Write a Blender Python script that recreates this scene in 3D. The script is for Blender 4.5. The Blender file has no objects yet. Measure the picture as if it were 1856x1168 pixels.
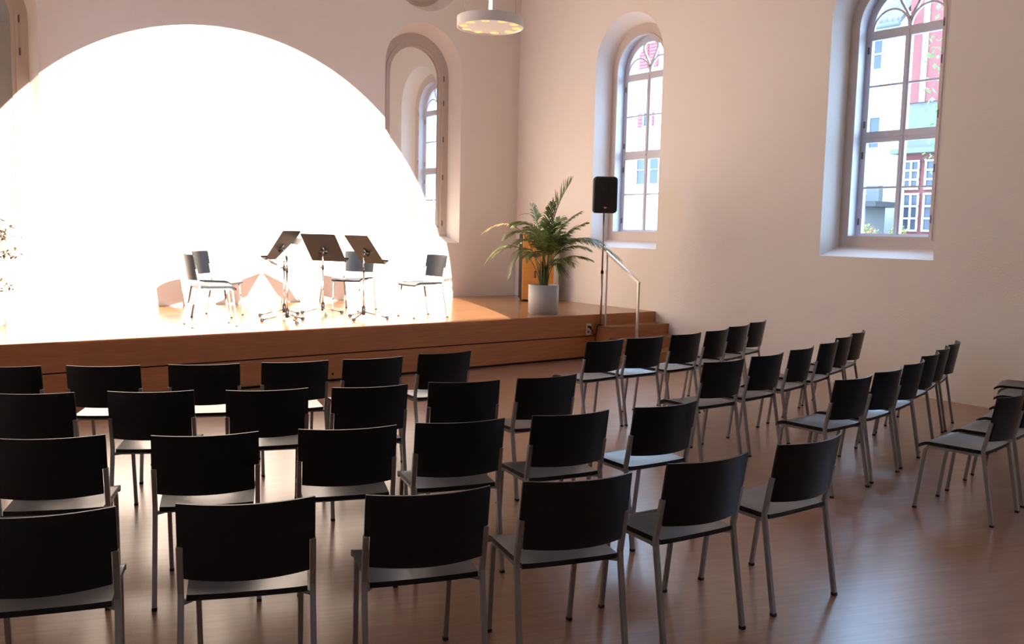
import bpy, math, random
import numpy as np
from mathutils import Vector, Matrix
sc = bpy.context.scene
col = sc.collection
PI = math.pi
R = math.radians

# ------------------------------------------------------------------ camera
F_PX, PITCH, YAW, ROLL = 1617.917, 0.102, 0.647, 0.022
CAM = Vector((-9.592, -12.635, 1.735))
fw = Vector((math.sin(YAW)*math.cos(PITCH), math.cos(YAW)*math.cos(PITCH), -math.sin(PITCH)))
r0 = Vector((math.cos(YAW), -math.sin(YAW), 0)); u0 = r0.cross(fw)
r1 = r0*math.cos(ROLL)+u0*math.sin(ROLL); u1 = -r0*math.sin(ROLL)+u0*math.cos(ROLL)
cd = bpy.data.cameras.new('camera'); cam = bpy.data.objects.new('camera', cd); col.objects.link(cam)
m3 = Matrix((r1, u1, -fw)).transposed()
cam.matrix_world = Matrix.Translation(CAM) @ m3.to_4x4()
cd.sensor_fit = 'HORIZONTAL'; cd.sensor_width = 36.0; cd.lens = F_PX*36/1856
cd.shift_y = 1.74/1856; cd.clip_start = 0.02; cd.clip_end = 300
sc.camera = cam

# ------------------------------------------------------------------ world, sun, exposure
w = bpy.data.worlds.new('sky'); sc.world = w; w.use_nodes = True
nt = w.node_tree; nt.nodes.clear()
bgn = nt.nodes.new('ShaderNodeBackground'); wo = nt.nodes.new('ShaderNodeOutputWorld')
bgn.inputs[0].default_value = (0.43, 0.68, 1.0, 1); bgn.inputs[1].default_value = 11.0
nt.links.new(bgn.outputs[0], wo.inputs[0])
# theatre spotlight beam (its housing is built further down)
LAMP = Vector((-6.422, -15.127, 5.956)); AIM = Vector((-5.115, 0, 0.847))
ld = bpy.data.lights.new('spotlight_beam', 'SPOT'); lamp = bpy.data.objects.new('spotlight_beam', ld); col.objects.link(lamp)
ld.energy = 50000; ld.spot_size = 2*0.2275; ld.spot_blend = 0.012; ld.shadow_soft_size = 0.002
ld.color = (1.0, 0.89, 0.77)
lamp.location = LAMP; lamp.rotation_euler = (AIM-LAMP).to_track_quat('-Z', 'Y').to_euler()
vs = sc.view_settings
vs.view_transform = 'Standard'; vs.look = 'None'; vs.gamma = 1; vs.use_curve_mapping = False
vs.exposure = 0.33

# ------------------------------------------------------------------ helpers
class MB:
    def __init__(s): s.v = []; s.f = []; s.sm = []
    def poly(s, pts, smooth=False):
        n = len(s.v); s.v += [tuple(p) for p in pts]; s.f.append(tuple(range(n, n+len(pts)))); s.sm.append(smooth)
    def add(s, V, F, smooth=False):
        n = len(s.v); s.v += [tuple(p) for p in V]
        for f in F: s.f.append(tuple(n+i for i in f)); s.sm.append(smooth)
    def box(s, a, b, rz=0, c=(0, 0, 0)):
        x0, y0, z0 = a; x1, y1, z1 = b
        V = [(x0,y0,z0),(x1,y0,z0),(x1,y1,z0),(x0,y1,z0),(x0,y0,z1),(x1,y0,z1),(x1,y1,z1),(x0,y1,z1)]
        if rz or c != (0,0,0):
            cs, sn = math.cos(rz), math.sin(rz)
            V = [(c[0]+x*cs-y*sn, c[1]+x*sn+y*cs, c[2]+z) for x, y, z in V]
        s.add(V, [(0,3,2,1),(4,5,6,7),(0,1,5,4),(1,2,6,5),(2,3,7,6),(3,0,4,7)])
    def tube(s, pts, rad, n=8, square=False, caps=True, ref=None):
        pts = [Vector(p) for p in pts]; rads = rad if isinstance(rad, (list, tuple)) else [rad]*len(pts)
        if square: n = 4
        rings = []; up = Vector(ref) if ref else Vector((0.0, 1.0, 0.0))
        for i, p in enumerate(pts):
            t = ((pts[i+1]-p).normalized() if i < len(pts)-1 else Vector((0,0,0))) + ((p-pts[i-1]).normalized() if i else Vector((0,0,0)))
            t.normalize()
            if abs(t.dot(up)) > 0.95: up = Vector((1, 0, 0)) if abs(t.x) < 0.9 else Vector((0, 0, 1))
            a = t.cross(up).normalized(); b = t.cross(a).normalized()
            rr = rads[i]
            ring = []
            for k in range(n):
                if square:
                    cx, cy = [(1,1),(-1,1),(-1,-1),(1,-1)][k]; ring.append(p+a*cx*rr+b*cy*rr)
                else:
                    an = 2*PI*k/n; ring.append(p+a*math.cos(an)*rr+b*math.sin(an)*rr)
            rings.append(ring)
        V = [q for r_ in rings for q in r_]; Fc = []
        for i in range(len(rings)-1):
            for k in range(n):
                k2 = (k+1) % n; Fc.append((i*n+k, i*n+k2, (i+1)*n+k2, (i+1)*n+k))
        s.add(V, Fc, not square)
        if caps: s.add(rings[0], [tuple(range(n))[::-1]]); s.add(rings[-1], [tuple(range(n))])
    def lathe(s, prof, n=32, c=(0,0,0), smooth=True):
        V = []; Fc = []
        for r_, z in prof:
            for k in range(n):
                a = 2*PI*k/n; V.append((c[0]+r_*math.cos(a), c[1]+r_*math.sin(a), c[2]+z))
        for i in range(len(prof)-1):
            for k in range(n):
                k2 = (k+1) % n; Fc.append((i*n+k, i*n+k2, (i+1)*n+k2, (i+1)*n+k))
        s.add(V, Fc, smooth)
    def loft(s, A, B, closed=False, smooth=False):
        n = len(A); V = list(A)+list(B); rng = n if closed else n-1
        s.add(V, [(i, (i+1) % n, n+(i+1) % n, n+i) for i in range(rng)], smooth)
    def build(s, name, mat, parent=None, loc=(0,0,0), rz=0, bevel=0, smooth_all=False, weld=True):
        me = bpy.data.meshes.new(name); me.from_pydata([tuple(v) for v in s.v], [], s.f)
        for p, f in zip(me.polygons, s.sm): p.use_smooth = f or smooth_all
        me.materials.append(mat); me.update()
        if weld:
            import bmesh
            bm = bmesh.new(); bm.from_mesh(me); bmesh.ops.remove_doubles(bm, verts=bm.verts, dist=1e-5)
            bmesh.ops.recalc_face_normals(bm, faces=bm.faces); bm.to_mesh(me); bm.free()
        o = bpy.data.objects.new(name, me); col.objects.link(o)
        o.location = loc; o.rotation_euler = (0, 0, rz)
        if parent: o.parent = parent
        if bevel:
            b = o.modifiers.new('bevel', 'BEVEL'); b.width = bevel; b.segments = 2; b.limit_method = 'ANGLE'; b.angle_limit = R(40)
        return o
def tag(o, label=None, cat=None, group=None, kind=None):
    if label: o['label'] = label
    if cat: o['category'] = cat
    if group: o['group'] = group
    if kind: o['kind'] = kind
    return o
def thing(name, label, cat, loc=(0,0,0), rz=0, group=None, kind=None):
    o = bpy.data.objects.new(name, None); col.objects.link(o); o.location = loc; o.rotation_euler = (0,0,rz)
    o.empty_display_size = 0.1
    return tag(o, label, cat, group, kind)
def copy_tree(o, parent=None):
    c = o.copy(); col.objects.link(c)
    if parent: c.parent = parent
    for ch in list(o.children): copy_tree(ch, c)
    return c

# ------------------------------------------------------------------ materials
def mat(name, color, rough=0.5, metal=0.0, spec=0.5, noise=0, nscale=8, bump=0, bscale=60, emit=None, coat=0, stretch=None):
    m = bpy.data.materials.new(name); m.use_nodes = True; n = m.node_tree.nodes; L = m.node_tree.links
    b = n['Principled BSDF']
    b.inputs['Base Color'].default_value = (*color, 1); b.inputs['Roughness'].default_value = rough
    b.inputs['Metallic'].default_value = metal; b.inputs['Specular IOR Level'].default_value = spec
    b.inputs['Coat Weight'].default_value = coat
    tc = n.new('ShaderNodeTexCoord'); mp = n.new('ShaderNodeMapping'); L.new(tc.outputs['Object'], mp.inputs[0])
    if stretch: mp.inputs['Scale'].default_value = stretch
    if noise:
        t = n.new('ShaderNodeTexNoise'); t.inputs['Scale'].default_value = nscale; t.inputs['Detail'].default_value = 5
        L.new(mp.outputs[0], t.inputs['Vector'])
        mx = n.new('ShaderNodeMix'); mx.data_type = 'RGBA'
        mx.inputs[6].default_value = (*[c*(1-noise) for c in color], 1); mx.inputs[7].default_value = (*[min(1, c*(1+noise)) for c in color], 1)
        L.new(t.outputs[0], mx.inputs[0]); L.new(mx.outputs[2], b.inputs['Base Color'])
    if bump:
        t2 = n.new('ShaderNodeTexNoise'); t2.inputs['Scale'].default_value = bscale; t2.inputs['Detail'].default_value = 4
        L.new(mp.outputs[0], t2.inputs['Vector'])
        bp = n.new('ShaderNodeBump'); bp.inputs['Strength'].default_value = bump; bp.inputs['Distance'].default_value = 0.01
        L.new(t2.outputs[0], bp.inputs['Height']); L.new(bp.outputs[0], b.inputs['Normal'])
    if emit:
        b.inputs['Emission Color'].default_value = (*emit[0], 1); b.inputs['Emission Strength'].default_value = emit[1]
    return m
PLASTER = mat('wall_plaster', (0.87, 0.80, 0.745), 0.85, spec=0.15, noise=0.02, nscale=1.5, bump=0.25, bscale=45)
CEIL = mat('ceiling_paint', (0.88, 0.83, 0.78), 0.9, spec=0.1)
REARM = mat('rear_wall_bounce_tone', (0.50, 0.42, 0.36), 0.6, noise=0.05, nscale=3, stretch=(1, 1, 8))  # unseen rear wall: no known panelling, tone invented to control bounced light
SILLM = mat('sill_plaster', (0.84, 0.80, 0.78), 0.7, spec=0.2)
FRAMEW = mat('pinkish_casing_paint', (0.60, 0.50, 0.45), 0.45, noise=0.04, nscale=6)
OUTERW = mat('pale_window_paint', (0.62, 0.59, 0.64), 0.4)
IRON = mat('dark_hinge', (0.16, 0.12, 0.12), 0.5, metal=0.6)
DARKP = mat('chair_dark_stain', (0.010, 0.012, 0.016), 0.38, spec=0.28, noise=0.15, nscale=30, bump=0.05, bscale=180)
SEATP = mat('chair_seat_stain', (0.034, 0.044, 0.062), 0.31, spec=0.45, noise=0.08, nscale=30, bump=0.05, bscale=180)
STEEL = mat('grey_powder_coated_tube', (0.32, 0.31, 0.31), 0.36, metal=0.55)
RUBBER = mat('black_rubber', (0.015, 0.015, 0.015), 0.6)
BLACK = mat('matt_black_metal', (0.010, 0.008, 0.008), 0.45, spec=0.35)
CHROME = mat('chrome', (0.62, 0.60, 0.58), 0.22, metal=1)
BRUSH = mat('brushed_steel', (0.50, 0.47, 0.44), 0.34, metal=0.9)
PLASTIC = mat('black_plastic', (0.012, 0.013, 0.015), 0.5, noise=0.2, nscale=120)
GRILLE = mat('speaker_grille', (0.008, 0.008, 0.009), 0.6, bump=0.4, bscale=300)
RED = mat('red_badge', (0.6, 0.08, 0.05), 0.4)
WHITEP = mat('white_enamel', (0.80, 0.76, 0.72), 0.35)
POTM = mat('grey_pot', (0.52, 0.52, 0.54), 0.6, noise=0.05, nscale=40)
SOIL = mat('soil', (0.05, 0.03, 0.02), 0.95, noise=0.4, nscale=60)
ORANGEW = mat('orange_wood', (0.80, 0.36, 0.08), 0.35, noise=0.12, nscale=4, stretch=(1, 1, 6))
CREAM = mat('cream_plastic', (0.75, 0.68, 0.55), 0.4)
PAPER = mat('sheet_paper', (0.85, 0.83, 0.80), 0.7)

SEATP.node_tree.nodes['Principled BSDF'].inputs['Coat Weight'].default_value = 0.12
SEATP.node_tree.nodes['Principled BSDF'].inputs['Coat Roughness'].default_value = 0.2
def wood(name, ca, cb, plank, length, rough, rot=0, offset=0.5, gap=0.004, bumps=0.12, dark=0.6, spec=0.5, plane='xy'):
    m = bpy.data.materials.new(name); m.use_nodes = True; n = m.node_tree.nodes; L = m.node_tree.links; b = n['Principled BSDF']
    tc = n.new('ShaderNodeTexCoord'); mp = n.new('ShaderNodeMapping'); L.new(tc.outputs['Object'], mp.inputs[0])
    mp.inputs['Rotation'].default_value = (0, 0, rot) if plane == 'xy' else (R(90), 0, 0)
    br = n.new('ShaderNodeTexBrick'); L.new(mp.outputs[0], br.inputs['Vector'])
    br.inputs['Scale'].default_value = 1; br.inputs['Brick Width'].default_value = length; br.inputs['Row Height'].default_value = plank
    br.inputs['Mortar Size'].default_value = gap; br.inputs['Mortar Smooth'].default_value = 0.3; br.offset = offset; br.inputs['Bias'].default_value = 0.0
    br.inputs['Color1'].default_value = (*ca, 1); br.inputs['Color2'].default_value = (*cb, 1); br.inputs['Mortar'].default_value = (*[c*dark for c in ca], 1)
    mp2 = n.new('ShaderNodeMapping'); L.new(mp.outputs[0], mp2.inputs[0]); mp2.inputs['Scale'].default_value = (2.0, 26, 26)
    gn = n.new('ShaderNodeTexNoise'); gn.inputs['Scale'].default_value = 1.6; gn.inputs['Detail'].default_value = 6; L.new(mp2.outputs[0], gn.inputs['Vector'])
    mx = n.new('ShaderNodeMix'); mx.data_type = 'RGBA'; mx.blend_type = 'MULTIPLY'; mx.inputs[0].default_value = 1
    cr = n.new('ShaderNodeValToRGB'); cr.color_ramp.elements[0].position = 0.3; cr.color_ramp.elements[0].color = (0.84, 0.83, 0.82, 1)
    cr.color_ramp.elements[1].position = 0.7; cr.color_ramp.elements[1].color = (1.07, 1.06, 1.05, 1)
    L.new(gn.outputs[0], cr.inputs[0]); L.new(br.outputs[0], mx.inputs[6]); L.new(cr.outputs[0], mx.inputs[7]); L.new(mx.outputs[2], b.inputs['Base Color'])
    b.inputs['Roughness'].default_value = rough; b.inputs['Specular IOR Level'].default_value = spec
    big = n.new('ShaderNodeTexNoise'); big.inputs['Scale'].default_value = 2.2; L.new(tc.outputs['Object'], big.inputs['Vector'])
    mr = n.new('ShaderNodeMapRange'); mr.inputs[3].default_value = rough*0.96; mr.inputs[4].default_value = rough*1.06
    L.new(big.outputs[0], mr.inputs[0]); L.new(mr.outputs[0], b.inputs['Roughness'])
    bp = n.new('ShaderNodeBump'); bp.inputs['Strength'].default_value = bumps; bp.inputs['Distance'].default_value = 0.004
    ad = n.new('ShaderNodeMath'); ad.operation = 'SUBTRACT'; L.new(gn.outputs[0], ad.inputs[0]); L.new(br.outputs['Fac'], ad.inputs[1])
    L.new(ad.outputs[0], bp.inputs['Height']); L.new(bp.outputs[0], b.inputs['Normal'])
    return m
def varnish(M, wt, rough):
    b = M.node_tree.nodes['Principled BSDF']; b.inputs['Coat Weight'].default_value = wt; b.inputs['Coat Roughness'].default_value = rough
PARQUET = wood('parquet_floor', (0.37, 0.195, 0.112), (0.33, 0.17, 0.096), 0.075, 0.49, 0.295, rot=R(20), gap=0.0018, bumps=0.05, dark=0.75)
varnish(PARQUET, 0.55, 0.23)
STAGEW = wood('stage_boards', (0.38, 0.18, 0.075), (0.345, 0.16, 0.065), 0.14, 2.4, 0.245, gap=0.002)
STAGEF = wood('stage_front_boards', (0.50, 0.19, 0.078), (0.48, 0.18, 0.073), 3.0, 40, 0.42, gap=0.0, plane='xz')

def glass_mat(name, tint=(0.96, 0.98, 1.0), refl=1.0):
    m = bpy.data.materials.new(name); m.use_nodes = True; n = m.node_tree.nodes; L = m.node_tree.links
    for x in list(n):
        if x.type == 'BSDF_PRINCIPLED': n.remove(x)
    out = [x for x in n if x.type == 'OUTPUT_MATERIAL'][0]
    t = n.new('ShaderNodeBsdfTransparent'); t.inputs[0].default_value = (*tint, 1)
    g = n.new('ShaderNodeBsdfGlossy'); g.inputs['Roughness'].default_value = 0.01
    fr = n.new('ShaderNodeFresnel'); fr.inputs[0].default_value = 1.5
    mx = n.new('ShaderNodeMixShader'); L.new(fr.outputs[0], mx.inputs[0]); L.new(t.outputs[0], mx.inputs[1]); L.new(g.outputs[0], mx.inputs[2]); L.new(mx.outputs[0], out.inputs[0])
    return m
GLASS = glass_mat('window_glass')
# the two blind windows behind the stage are glazed with a mirroring, slightly milky pane
MIRROR = bpy.data.materials.new('mirroring_glass'); MIRROR.use_nodes = True
_n = MIRROR.node_tree.nodes; _L = MIRROR.node_tree.links; _b = _n['Principled BSDF']
_b.inputs['Base Color'].default_value = (0.45, 0.45, 0.44, 1); _b.inputs['Roughness'].default_value = 0.6
_g = _n.new('ShaderNodeBsdfGlossy'); _g.inputs[0].default_value = (0.92, 0.92, 0.92, 1); _g.inputs['Roughness'].default_value = 0.015
_m = _n.new('ShaderNodeMixShader'); _m.inputs[0].default_value = 0.62
_o = [x for x in _n if x.type == 'OUTPUT_MATERIAL'][0]
_L.new(_b.outputs[0], _m.inputs[1]); _L.new(_g.outputs[0], _m.inputs[2]); _L.new(_m.outputs[0], _o.inputs[0])

# ------------------------------------------------------------------ room shell
XL, YB, ZC = -10.15, -17.5, 7.6      # left wall, rear wall, ceiling
D, HS = 3.45, 0.612                  # stage depth and height
def arch(c, hw, spring, sill, n=28):
    pts = [(c-hw, sill), (c-hw, spring)]
    for i in range(1, n): a = PI-PI*i/n; pts.append((c+hw*math.cos(a), spring+hw*math.sin(a)))
    pts += [(c+hw, spring), (c+hw, sill)]
    return pts
def wall_faces(mb, T, s0, s1, z1, holes):
    """wall rectangle s0..s1 x 0..z1 with arched (or round) holes; T maps (s, z, depth) to world"""
    holes = sorted(holes, key=lambda h: h['c'])
    cur = s0
    for h in holes:
        a, b = h['c']-h['hw'], h['c']+h['hw']
        mb.poly([T(cur,0,0), T(a,0,0), T(a,z1,0), T(cur,z1,0)])
        if h.get('stack'):
            pass
        mb.poly([T(a,0,0), T(b,0,0), T(b,h['sill'],0), T(a,h['sill'],0)])
        P = arch(h['c'], h['hw'], h['spring'], h['sill'])[1:-1]
        top = h.get('top', z1)
        for i in range(len(P)-1):
            p, q_ = P[i], P[i+1]
            mb.poly([T(p[0],p[1],0), T(q_[0],q_[1],0), T(q_[0],top,0), T(p[0],top,0)])
        if 'oc' in h:     # round opening above
            cz, rr = h['oc']
            N = 24
            up = [(h['c']-rr*math.cos(PI*i/N), cz+rr*math.sin(PI*i/N)) for i in range(N+1)]
            lo = [(h['c']-rr*math.cos(PI*i/N), cz-rr*math.sin(PI*i/N)) for i in range(N+1)]
            mb.poly([T(a,top,0), T(up[0][0],top,0), T(up[0][0],z1,0), T(a,z1,0)])
            mb.poly([T(up[-1][0],top,0), T(b,top,0), T(b,z1,0), T(up[-1][0],z1,0)])
            for i in range(N):
                mb.poly([T(lo[i][0],top,0), T(lo[i+1][0],top,0), T(*lo[i+1],0), T(*lo[i],0)])
                mb.poly([T(*up[i],0), T(*up[i+1],0), T(up[i+1][0],z1,0), T(up[i][0],z1,0)])
        cur = b
    mb.poly([T(cur,0,0), T(s1,0,0), T(s1,z1,0), T(cur,z1,0)])
WO = dict(hw=0.715, spring=4.315, sill=1.523)     # opening in the wall face
CO = dict(hw=0.655, spring=4.265, sill=1.632)     # casing outer, 0.30 deep
CI = dict(hw=0.508, spring=4.240, sill=1.775)     # casing inner
def Tr(s, z, d): return (d, s, z)                 # right wall, s = y
def Tb(s, z, d): return (s, d, z)                 # back wall, s = x
def shift(c, o): return dict(c=c, **o)
RW = [-2.69, -6.86, -11.03, -15.2]
LW_ADDED = [-2.69]  # added window, out of view, put in to balance the daylight
def Tl(s, z, d): return (XL-d, s, z)              # left wall
BW = [-8.215, -1.92]
def reveal(mb, T, c):
    A = [T(s,z,0) for s,z in arch(c, **WO)]; B = [T(s,z,0.30) for s,z in arch(c, **CO)]
    mb.loft(A, B, smooth=False)
# right wall
mb = MB(); wall_faces(mb, Tr, YB, 0, ZC, [shift(c, WO) for c in RW])
for c in RW: reveal(mb, Tr, c)
OUT = dict(hw=0.60, spring=4.24, sill=1.62)
m2 = MB(); wall_faces(m2, lambda s,z,d: (0.72, s, z), YB-0.7, 0.7, ZC+0.4, [shift(c, OUT) for c in RW])
for c in RW: m2.loft([(0.72, s, z) for s,z in arch(c, **OUT)], [(0.53, s, z) for s,z in arch(c, 0.575, 4.24, 1.66)])
mb.v += []; n0 = len(mb.v); mb.v += m2.v; mb.f += [tuple(i+n0 for i in f) for f in m2.f]; mb.sm += m2.sm
tag(mb.build('wall_right', PLASTER, weld=False), kind='structure')
# back wall with two blind windows and a round recess above the right one
mb = MB(); hs = [shift(c, WO) for c in BW]
for h in hs: h['top'] = 5.12; h['oc'] = (5.90, 0.68)
wall_faces(mb, Tb, XL, 0, ZC, hs)
for c in BW:
    reveal(mb, Tb, c)
    N = 48
    A = [Tb(c+0.68*math.cos(2*PI*i/N), 5.90+0.68*math.sin(2*PI*i/N), 0) for i in range(N)]
    B = [Tb(c+0.56*math.cos(2*PI*i/N), 5.90+0.56*math.sin(2*PI*i/N), 0.26) for i in range(N)]
    mb.loft(A, B, closed=True)
mb.poly([(XL-0.6,0.72,0),(0.72,0.72,0),(0.72,0.72,ZC+0.4),(XL-0.6,0.72,ZC+0.4)])
tag(mb.build('wall_back', PLASTER, weld=False), kind='structure')
mb = MB(); wall_faces(mb, Tl, YB, 0, ZC, [shift(c, WO) for c in LW_ADDED])
for c in LW_ADDED: reveal(mb, Tl, c)
wall_faces(mb, lambda s,z,d: (XL-0.72, s, z), YB-0.7, 0.7, ZC+0.4, [shift(c, OUT) for c in LW_ADDED])
for c in LW_ADDED: mb.loft([(XL-0.72, s, z) for s,z in arch(c, **OUT)], [(XL-0.53, s, z) for s,z in arch(c, 0.575, 4.24, 1.66)])
tag(mb.build('wall_left', PLASTER, weld=False), kind='structure')
mb = MB(); mb.box((XL-0.4, YB-0.4, 0), (0.72, YB, ZC)); tag(mb.build('wall_rear', REARM), kind='structure')
mb = MB(); mb.box((XL-0.4, YB-0.4, ZC), (0.72, 0.72, ZC+0.4)); tag(mb.build('ceiling', CEIL), kind='structure')
mb = MB(); mb.box((XL-0.4, YB-0.4, -0.3), (0.72, 0.72, 0)); tag(mb.build('floor', PARQUET), kind='structure')

# ------------------------------------------------------------------ windows
def ring_prism(mb, T, A, B, d0, d1):
    """frame between outline A (outer) and B (inner), from depth d0 to d1"""
    a0=[T(s,z,d0) for s,z in A]; b0=[T(s,z,d0) for s,z in B]; a1=[T(s,z,d1) for s,z in A]; b1=[T(s,z,d1) for s,z in B]
    mb.loft(a0, b0, closed=True); mb.loft(b0, b1, closed=True); mb.loft(a1, b1, closed=True); mb.loft(a0, a1, closed=True)
def Tbox(mb, T, s0, s1, z0, z1, d0, d1):
    P = [T(s,z,d) for s in (s0,s1) for z in (z0,z1) for d in (d0,d1)]
    mb.add(P, [(0,1,3,2),(4,6,7,5),(0,4,5,1),(2,3,7,6),(0,2,6,4),(1,5,7,3)])
def arc_bar(mb, T, pts, wd, d0, d1):
    L_ = len(pts); o = []; i_ = []
    for k, (s, z) in enumerate(pts):
        p0 = pts[max(k-1,0)]; p1 = pts[min(k+1,L_-1)]; t = (p1[0]-p0[0], p1[1]-p0[1]); l = math.hypot(*t) or 1
        nx, nz = -t[1]/l*wd/2, t[0]/l*wd/2; o.append((s+nx, z+nz)); i_.append((s-nx, z-nz))
    for A, B, da, db in ((o,i_,d0,d0),(o,i_,d1,d1),(o,o,d0,d1),(i_,i_,d0,d1)):
        mb.loft([T(s,z,da) for s,z in A], [T(s,z,db) for s,z in B])
def window(idx, c, T, mirror=False):
    root = thing('window_%d' % idx, None, None, T(c, WO['sill'], 0.3), kind='structure')
    off = Vector(T(c, WO['sill'], 0.3))
    def TT(s, z, d): return tuple(Vector(T(s, z, d))-off)
    cc = c if mirror else c+0.02
    m = MB(); ring_prism(m, TT, arch(c, **CO), arch(cc, **CI), 0.30, 0.345)
    m2_ = arch(cc, CI['hw']+0.035, CI['spring'], CI['sill']-0.035)
    ring_prism(m, TT, m2_, arch(cc, **CI), 0.288, 0.30)
    m.build('casing', FRAMEW, root)
    for z in (1.98, 2.55, 3.15, 3.75, 4.15) if not mirror else (1.85, 2.62, 3.25, 3.85, 4.25):
        sx = c+0.045+CI['hw'] if mirror else cc-CI['hw']-0.012
        m = MB(); Tbox(m, TT, sx-0.008, sx+0.008, z-0.045, z+0.045, 0.284, 0.302); m.build('hinge', IRON, root)
    # sill board
    m = MB(); A = [(c-0.715, WO['sill']+0.002), (c+0.715, WO['sill']+0.002)]; B = [(c-0.655, 1.634), (c+0.655, 1.634)]
    m.poly([TT(*A[0], 0.0), TT(*A[1], 0.0), TT(*B[1], 0.298), TT(*B[0], 0.298)]); m.build('sill', SILLM, root)
    if mirror:
        m = MB(); m.poly([TT(s,z,0.335) for s,z in arch(c, CI['hw']+0.03, CI['spring'], CI['sill']-0.03)]); m.build('pane', MIRROR, root)
        m = MB(); ring_prism(m, TT, arch(c, **CI), arch(c, CI['hw']-0.045, CI['spring'], CI['sill']+0.045), 0.305, 0.333); m.build('sash', FRAMEW, root)
        return root
    JB = dict(hw=0.535, spring=4.24, sill=1.74)
    m = MB(); m.loft([TT(s,z,0.345) for s,z in arch(c, **JB)], [TT(s,z,0.50) for s,z in arch(c, **JB)], closed=True); m.build('jamb_lining', OUTERW, root)
    GI = dict(hw=0.46, spring=4.21, sill=1.81)
    m = MB(); ring_prism(m, TT, arch(c, 0.56, 4.24, 1.72), arch(c, **GI), 0.455, 0.51); m.build('outer_frame', OUTERW, root)
    m = MB()
    Tbox(m, TT, c-0.036, c+0.036, 1.80, 4.20, 0.450, 0.505); Tbox(m, TT, c-0.47, c+0.47, 2.90, 3.03, 0.447, 0.507)
    Tbox(m, TT, c-0.012, c+0.012, 1.80, 4.18, 0.438, 0.452)
    Tbox(m, TT, c-0.47, c+0.47, 2.955, 2.972, 0.438, 0.449); Tbox(m, TT, c-0.47, c+0.47, 4.11, 4.215, 0.445, 0.508)
    m.build('mullion_and_transoms', OUTERW, root)
    m = MB()
    for z in (2.36, 3.57): Tbox(m, TT, c-0.46, c+0.46, z-0.011, z+0.011, 0.462, 0.492)
    for sg in (-1, 1):
        cx = c+sg*0.235
        arc_bar(m, TT, [(cx-0.225*math.cos(PI*i/16), 4.21+0.235*math.sin(PI*i/16)) for i in range(17)], 0.022, 0.462, 0.492)
    tp = [(0, 4.30), (0.055, 4.40), (0.115, 4.50), (0.15, 4.575), (0.142, 4.635), (0.09, 4.675), (0.0, 4.69)]
    for sg in (-1, 1): arc_bar(m, TT, [(c+sg*a, b) for a, b in tp], 0.026, 0.460, 0.494)
    arc_bar(m, TT, [(c, 4.20), (c, 4.31)], 0.04, 0.460, 0.494)
    m.build('glazing_bars', OUTERW, root)
    m = MB(); m.poly([TT(s,z,0.478) for s,z in arch(c, 0.48, 4.21, 1.79)]); m.build('pane', GLASS, root)
    for z in (1.95, 2.75, 3.12, 4.0):
        for sg in (-1, 1):
            m = MB(); Tbox(m, TT, c+sg*0.50-0.008, c+sg*0.50+0.008, z-0.04, z+0.04, 0.444, 0.456); m.build('sash_hinge', IRON, root)
    return root
for i, c in enumerate(RW): window(i+1, c, Tr)
for i, c in enumerate(BW): window(i+5, c, Tb, True)
for i, c in enumerate(LW_ADDED): window(i+9, c, Tl)  # unseen left window, added for extra daylight
for i, c in enumerate(BW):
    N = 48; m = MB(); o = Vector((c, 0.26, 5.9))
    def circ(r_, d): return [(r_*math.cos(2*PI*k/N), d, r_*math.sin(2*PI*k/N)) for k in range(N)]
    root = thing('window_%d' % (7+i), None, None, o, kind='structure')
    for (ra, rb, da, db) in ((0.57, 0.45, -0.01, 0.02),):
        m.loft(circ(ra, da), circ(rb, da), closed=True); m.loft(circ(rb, da), circ(rb, db), closed=True); m.loft(circ(ra, da), circ(ra, db), closed=True)
    m.loft(circ(0.50, -0.02), circ(0.47, -0.02), closed=True); m.loft(circ(0.50, -0.02), circ(0.50, -0.01), closed=True); m.loft(circ(0.47, -0.02), circ(0.47, -0.01), closed=True)
    m.build('casing', FRAMEW, root); m = MB(); m.poly(circ(0.48, 0.015)); m.build('pane', MIRROR, root)

# ------------------------------------------------------------------ stage
st = thing('stage', 'low wooden stage platform across the end of the hall, orange-brown boards', 'stage', (-5.05, -D/2, 0))
so = Vector((-5.05, -D/2, 0))
m = MB(); m.box((XL+0.003, -D+0.02, HS-0.04), (-0.003, -0.003, HS)); 
def loc_fix(mb_, o): mb_.v = [tuple(Vector(v)-o) for v in mb_.v]; return mb_
loc_fix(m, so).build('stage_floor', STAGEW, st)
m = MB(); m.box((XL+0.003, -D, 0.322), (-1.195, -D+0.02, HS-0.001)); loc_fix(m, so).build('upper_front_board', STAGEF, st)
m = MB(); m.box((XL+0.003, -D+0.004, 0.030), (-1.205, -D+0.02, 0.308))
loc_fix(m, so).build('lower_front_board', STAGEF, st)
m = MB(); m.box((-1.195, -D+0.001, 0.002), (-0.003, -D+0.02, HS-0.001)); loc_fix(m, so).build('stair_riser', STAGEF, st)
m = MB(); m.box((XL+0.02, -D+0.035, 0.0), (-0.02, -0.05, HS-0.045)); loc_fix(m, so).build('understructure', BLACK, st)
m = MB(); m.tube([(-5.178, -D-0.001, 0.088), (-5.178, -D+0.004, 0.088)], 0.014, 16); loc_fix(m, so).build('cable_hole', RUBBER, st)
# steps at the right
sx0 = -1.175
ts = thing('steps', 'three wooden steps up to the stage beside the right wall', 'stairs', (sx0/2, -D-0.4, 0)); o2 = Vector((sx0/2, -D-0.4, 0))
for k in range(3):
    z1 = 0.612-0.153*(k+1); y1 = -D-0.27*(k+1); y0 = -D-0.27*k-0.001
    m = MB(); m.box((sx0, y1, 0.001), (-0.004, y0-0.0005, z1-0.022)); loc_fix(m, o2).build('riser', STAGEF, ts)
    m = MB(); m.box((sx0-0.003, y1-0.006, z1-0.022), (-0.004, y0-0.0005, z1)); loc_fix(m, o2).build('tread', STAGEW, ts)
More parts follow.
